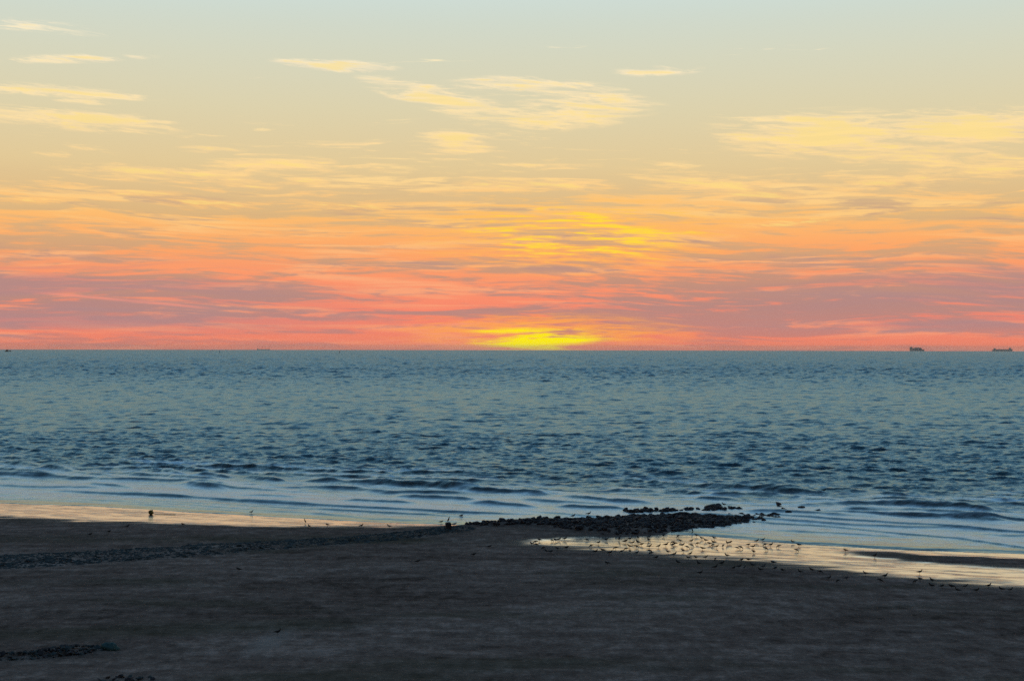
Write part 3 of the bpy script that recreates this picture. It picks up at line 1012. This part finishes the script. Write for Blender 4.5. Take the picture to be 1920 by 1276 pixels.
east = r6([(495, 457), (665, 483), (625, 518), (320, 498), (160, 500), (245, 523), (980, 445), (985, 507), (940, 530), (1095, 520), (1090, 570), (1180, 570), (1270, 575),
           (1390, 573), (1600, 570), (1325, 610), (1490, 610), (1720, 600), (1795, 605)])

def flock_place(lst, phrase, group, off=2.6):
    for i, (px, py) in enumerate(sorted(lst)):
        x, y, z = ground(px, py + off)
        pose = random.choices(['alert', 'hunched', 'feeding'], [5, 3, 3])[0]
        face = random.choice([0, math.pi]) + random.gauss(0, 0.45)
        bird(x, y, max(z, 0.0), pose, random.choice(['dark', 'dark', 'grey']), face, random.uniform(0.88, 1.1), f'dark bird in {phrase}, {ordinal(i + 1)} from the left', group)
flock_place(flock, 'the flock on the gleaming wet strip', 'birds on the gleaming strip')
flock_place(dim, 'the scatter below the flock', 'birds on the dark damp sand')
flock_place(east, 'the line along the far-right wet edge', 'birds along the right wet edge')

SINGLE = [
    (1298, 996, 'upright', 'dark', 'tall upright dark bird in shallow water above the flock', 'thin'),
    (1161.7, 1010, 'upright', 'dark', 'thin upright dark bird in the left part of the flock', None),
    (1585.6, 1031, 'hunched', 'dark', 'dark bird on the bright orange line left of the sand bar', None),
    (1640, 1041, 'alert', 'dark', 'dark bird standing on the tip of the dark sand bar', None),
    (471, 960, 'alert', 'dark', 'dark bird in shallow swash, farthest out on the left strip', None),
    (572, 978, 'upright', 'dark', 'upright dark bird in the shallows above the left strip end', None),
    (580, 986, 'alert', 'dark', 'dark bird on the orange strip just below the upright bird', None),
    (614, 983, 'hunched', 'dark', 'dark bird on the left strip, between its neighbours and the groyne', None),
    (677, 985, 'alert', 'dark', 'dark bird standing at the sand edge, second from the groyne end block', None),
    (730, 986, 'alert', 'dark', 'dark bird at the sand edge nearest the groyne end block', None),
    (827, 978, 'hunched', 'dark', 'hunched dark bird in the shallows beside the groyne end block', None),
    (865, 968, 'hunched', 'dark', 'dark bird in shallow water just behind the first groyne rocks', None),
    (343, 982, 'hunched', 'dark', 'dark bird at the lower edge of the left strip, right of the buoy', None),
    (239, 986, 'alert', 'dark', 'dark bird on dark sand just below the left strip, under the buoy', None),
    (204, 996, 'hunched', 'dark', 'dark bird on dark sand, middle of three below the left strip', None),
    (169, 1001, 'hunched', 'dark', 'dark bird on dark sand, leftmost of three below the left strip', None),
    (448, 1067, 'hunched', 'dark', 'dark bird alone on sand just below the stone bed', None),
    (520, 1186, 'alert', 'dark', 'dark bird beside the pale sand patch on the near beach', None),
    (783, 1052, 'hunched', 'dark', 'dark bird alone on the mid beach below the groyne', None),
    (888, 1039, 'hunched', 'dark', 'dark bird on the sand left of the flock, nearer one', None),
    (917, 1024, 'hunched', 'dark', 'dark bird on the sand just left of the bright pool point', None),
]
for (px, py, pose, tone, lab, _) in SINGLE:
    x, y, z = ground(px, py + 3)
    bird(x, y, max(z, 0.0), pose, tone, random.choice([0, math.pi]) + random.gauss(0, .4), 0.98, lab)
x, y, z = ground(851, 988)
bird(x, y, z + .05, 'hunched', 'pale', 0.3, 1.35, 'white bird in the gap right of the squared groyne block')
bird(eb.location.x, eb.location.y, eb.location.z + 0.86, 'upright', 'dark', 0.4, 1.05, 'upright dark bird perched on the squared groyne block')
def perch(px, py, lab, pose='alert'):
    # stand on the highest rock near that spot
    best = min(pl[:300], key=lambda p: (p[0] - at(px, py, 0.9)[0]) ** 2 + (p[1] - at(px, py, 0.9)[1]) ** 2)
    bird(best[0], best[1], best[2] + 0.30 * best[3], pose, 'dark', random.choice([0, 3.1]), 1.15, lab)
perch(1077, 962, 'dark bird on top of the groyne rocks, left of a pair')
perch(1093, 962, 'dark bird on top of the groyne rocks, right of a pair')
perch(1172, 956, 'dark bird perched on rocks where the outlying row begins', 'hunched')
perch(1344, 943, 'dark bird perched on the isolated outer rock lump')
x, y = at(1545, 921, 0.6)
bird(x, y, 0.55, 'hunched', 'dark', 0.2, 1.3, 'dark bird floating at the right end of a dark breaker')

# ------------------------------------------------------------------ stranded buoy
B_YEL = plain_mat('weathered_yellow', (0.30, 0.22, 0.035), 0.55, 0.35, 3.0)
B_BLK = plain_mat('black_rubber', (0.02, 0.02, 0.02), 0.7, 0.3, 5.0)
bx, by, bz = ground(283, 964)
buoy = empty('marker_buoy', (bx, by, bz), 0.2)
buoy.scale = (0.85, 0.85, 0.85)
tag(buoy, 'round yellow buoy stranded on the gleaming left strip with its rope', 'buoy')
prof = [(0.0, 0), (.16, .02), (.29, .12), (.35, .28), (.34, .42), (.26, .56), (.13, .64), (.07, .67), (.05, .74), (0, .75)]
def lathe(prof, seg=18):
    V = [(0, 0, prof[0][1])]; Fc = []
    for r, z in prof[1:-1]:
        V += [(r * math.cos(2 * math.pi * k / seg), r * math.sin(2 * math.pi * k / seg), z) for k in range(seg)]
    V.append((0, 0, prof[-1][1]))
    n = len(prof) - 2
    for k in range(seg):
        k2 = (k + 1) % seg
        Fc.append((0, 1 + k2, 1 + k))
        for i in range(n - 1):
            Fc.append((1 + i * seg + k, 1 + i * seg + k2, 1 + (i + 1) * seg + k2, 1 + (i + 1) * seg + k))
        Fc.append((1 + (n - 1) * seg + k, 1 + (n - 1) * seg + k2, len(V) - 1))
    return V, Fc
V, Fc = lathe(prof)
ML = Matrix.Rotation(R(35), 4, 'Y')
V = [ML @ (Vector(v) - Vector((0, 0, .33))) + Vector((0, 0, .30)) for v in V]
mesh_obj('float_body', V, Fc, B_YEL, buoy, True)
V, Fc = lathe([(0, .30), (.362, .302), (.366, .34), (.362, .378), (0, .38)])
V = [ML @ (Vector(v) - Vector((0, 0, .33))) + Vector((0, 0, .30)) for v in V]
mesh_obj('rubber_band', V, Fc, B_BLK, buoy, True)
V = []; Fc = []
pp = [Vector((.30, 0, .30)), Vector((.42, -.02, .10)), Vector((.7, -.08, .03)), Vector((1.2, -.25, .03)), Vector((1.9, -.3, .03)), Vector((2.7, -.55, .03)), Vector((3.4, -.6, .02))]
for a, b in zip(pp[:-1], pp[1:]):
    v, f = tube(a, b, .028, 6)
    o = len(V); V += v; Fc += [tuple(o + i for i in q) for q in f]
mesh_obj('rope', V, Fc, B_BLK, buoy)

# ------------------------------------------------------------------ far vessels and channel marks
def sea_z(x, y): return -(x * x + y * y) / (2 * ERAD)
def box_faces(x0, x1, y0, y1, z0, z1):
    V = [(x0, y0, z0), (x1, y0, z0), (x1, y1, z0), (x0, y1, z0), (x0, y0, z1), (x1, y0, z1), (x1, y1, z1), (x0, y1, z1)]
    return V, [(0, 3, 2, 1), (4, 5, 6, 7), (0, 1, 5, 4), (1, 2, 6, 5), (2, 3, 7, 6), (3, 0, 4, 7)]
def hull(L, B, D, bow=0.12, sheer=0.06):
    sect = [(-.5, .75, 0), (-.46, .95, 0), (-.3, 1, 0), (.25, 1, 0), (.5 - bow, .8, .25), (.5 - bow / 3, .35, .7), (.5, .03, 1.0)]
    V = []; Fc = []
    for t, w, up in sect:
        top = D * (1 + sheer * 4 * up)
        V += [(t * L, -B / 2 * w, top), (t * L - up * L * .02, -B / 2 * w * .8, -2), (t * L - up * L * .02, B / 2 * w * .8, -2), (t * L, B / 2 * w, top)]
    for i in range(len(sect) - 1):
        a = i * 4
        for k in range(4):
            Fc.append((a + k, a + (k + 1) % 4, a + 4 + (k + 1) % 4, a + 4 + k))
    Fc += [(3, 2, 1, 0), tuple(len(V) - 4 + k for k in range(4))]
    return V, Fc
SHIP_H = plain_mat('hazed_hull_paint', (0.62, 0.58, 0.60), 0.6, 0.2, .05)  # lightened: the fade of distant haze is put into the hull colour
SHIP_W = plain_mat('ship_white_paint', (0.55, 0.55, 0.55), 0.5, 0.1, .05)
SHIP_C = plain_mat('hazed_container_paint', (0.66, 0.58, 0.57), 0.6, 0.4, .08)  # container colour paled the same way, haze fade painted in
def far_pos(px, D):
    a = math.atan((px - CX) / FOC)
    x, y = D * math.sin(a), D * math.cos(a)
    return x, y, sea_z(x, y)
def box(name, dims, mat, parent):
    V, Fc = box_faces(*dims)
    return mesh_obj(name, V, Fc, mat, parent)
def mast(name, p, q, r, mat, parent):
    V, Fc = tube(p, q, r, 6, r * .5)
    return mesh_obj(name, V, Fc, mat, parent)

# container ship on the right horizon
s1 = empty('cargo_ship', far_pos(1719, 18500), math.pi + 0.15)
tag(s1, 'hazy ship with tall superstructure on the right horizon, the larger one', 'ship', 'ships on the horizon')
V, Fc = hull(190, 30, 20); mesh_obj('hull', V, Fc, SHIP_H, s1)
b_ = box('superstructure', (62, 84, -13, 13, 20, 52), SHIP_W, s1)
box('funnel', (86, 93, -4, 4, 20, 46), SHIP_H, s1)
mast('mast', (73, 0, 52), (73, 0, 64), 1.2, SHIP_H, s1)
for k in range(7):
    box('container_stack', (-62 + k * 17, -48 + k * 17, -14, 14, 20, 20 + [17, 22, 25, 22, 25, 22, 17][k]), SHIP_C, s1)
# second ship, farther, at the right edge
s2 = empty('cargo_ship', far_pos(1880, 21500), 0.1)
tag(s2, 'long low hazy ship at the far right end of the horizon', 'ship', 'ships on the horizon')
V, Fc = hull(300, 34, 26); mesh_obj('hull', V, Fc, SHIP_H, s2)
box('superstructure', (-10 - 120, 14 - 120, -14, 14, 26, 44), SHIP_W, s2)
mast('mast', (110, 0, 26), (110, 0, 68), 2.5, SHIP_H, s2)
box('deck_house', (96, 124, -12, 12, 26, 50), SHIP_W, s2)
for k in range(5):
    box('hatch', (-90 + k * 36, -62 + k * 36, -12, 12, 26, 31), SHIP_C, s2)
# faint ship with thin masts, left of centre
s3 = empty('cargo_ship', far_pos(494, 22500), 0.0)
tag(s3, 'very faint ship with thin masts on the horizon left of the sun', 'ship', 'ships on the horizon')
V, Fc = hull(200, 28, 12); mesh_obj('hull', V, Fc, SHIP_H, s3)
box('superstructure', (-92, -80, -12, 12, 12, 26), SHIP_W, s3)
for xx in (-92, -58, -20, 30, 88):
    mast('mast', (xx, 0, 12), (xx, 0, 66), 1.3, SHIP_W, s3)
# fishing boat at the left edge
BOAT_D = plain_mat('boat_dark_paint', (0.03, 0.035, 0.045), 0.6, 0.2, .5)
s4 = empty('fishing_boat', far_pos(15, 5600), 0.1)
tag(s4, 'small dark fishing boat just below the horizon at the left edge', 'boat')
V, Fc = hull(23, 6.5, 3.4, 0.2, 0.1); mesh_obj('hull', V, Fc, BOAT_D, s4)
box('wheelhouse', (-6, 0, -2.2, 2.2, 3.4, 7.6), BOAT_D, s4)
mast('mast', (-3, 0, 7.6), (-3, 0, 13), .22, BOAT_D, s4)
mast('mast', (6, 0, 3.4), (6, 0, 9.5), .22, BOAT_D, s4)
def pillar(px, D, lab):
    b = empty('channel_buoy', far_pos(px, D))
    tag(b, lab, 'buoy', 'channel buoys offshore')
    V, Fc = lathe([(0, -1), (1.7, -1), (1.8, .9), (.9, 1.2), (0, 1.25)], 12); mesh_obj('float_body', V, Fc, BOAT_D, b, True)
    mast('tower', (0, 0, 1.2), (0, 0, 6.5), .9, BOAT_D, b)
    V, Fc = lathe([(0, 6.4), (.8, 6.5), (.8, 7.6), (0, 7.7)], 10); mesh_obj('lantern', V, Fc, BOAT_D, b)
pillar(412, 4700, 'tiny dark channel buoy below the horizon, left one of two')
pillar(636.5, 4500, 'tiny dark channel buoy below the horizon, right one of two')

# ------------------------------------------------------------------ sea air
hz = bpy.data.materials.new('sea_haze')
hz.use_nodes = True
ht = hz.node_tree
for n in list(ht.nodes):
    ht.nodes.remove(n)
ho = ht.nodes.new('ShaderNodeOutputMaterial')
pv = ht.nodes.new('ShaderNodeVolumePrincipled')
pv.inputs['Color'].default_value = (0.92, 0.94, 0.97, 1)
pv.inputs['Density'].default_value = 2.1e-5
pv.inputs['Anisotropy'].default_value = 0.72
ht.links.new(pv.outputs[0], ho.inputs['Volume'])
V, Fc = box_faces(-27000, 27000, -300, 26500, -90, 39)
hb = mesh_obj('haze', V, Fc, hz)
tag(hb, kind='stuff')
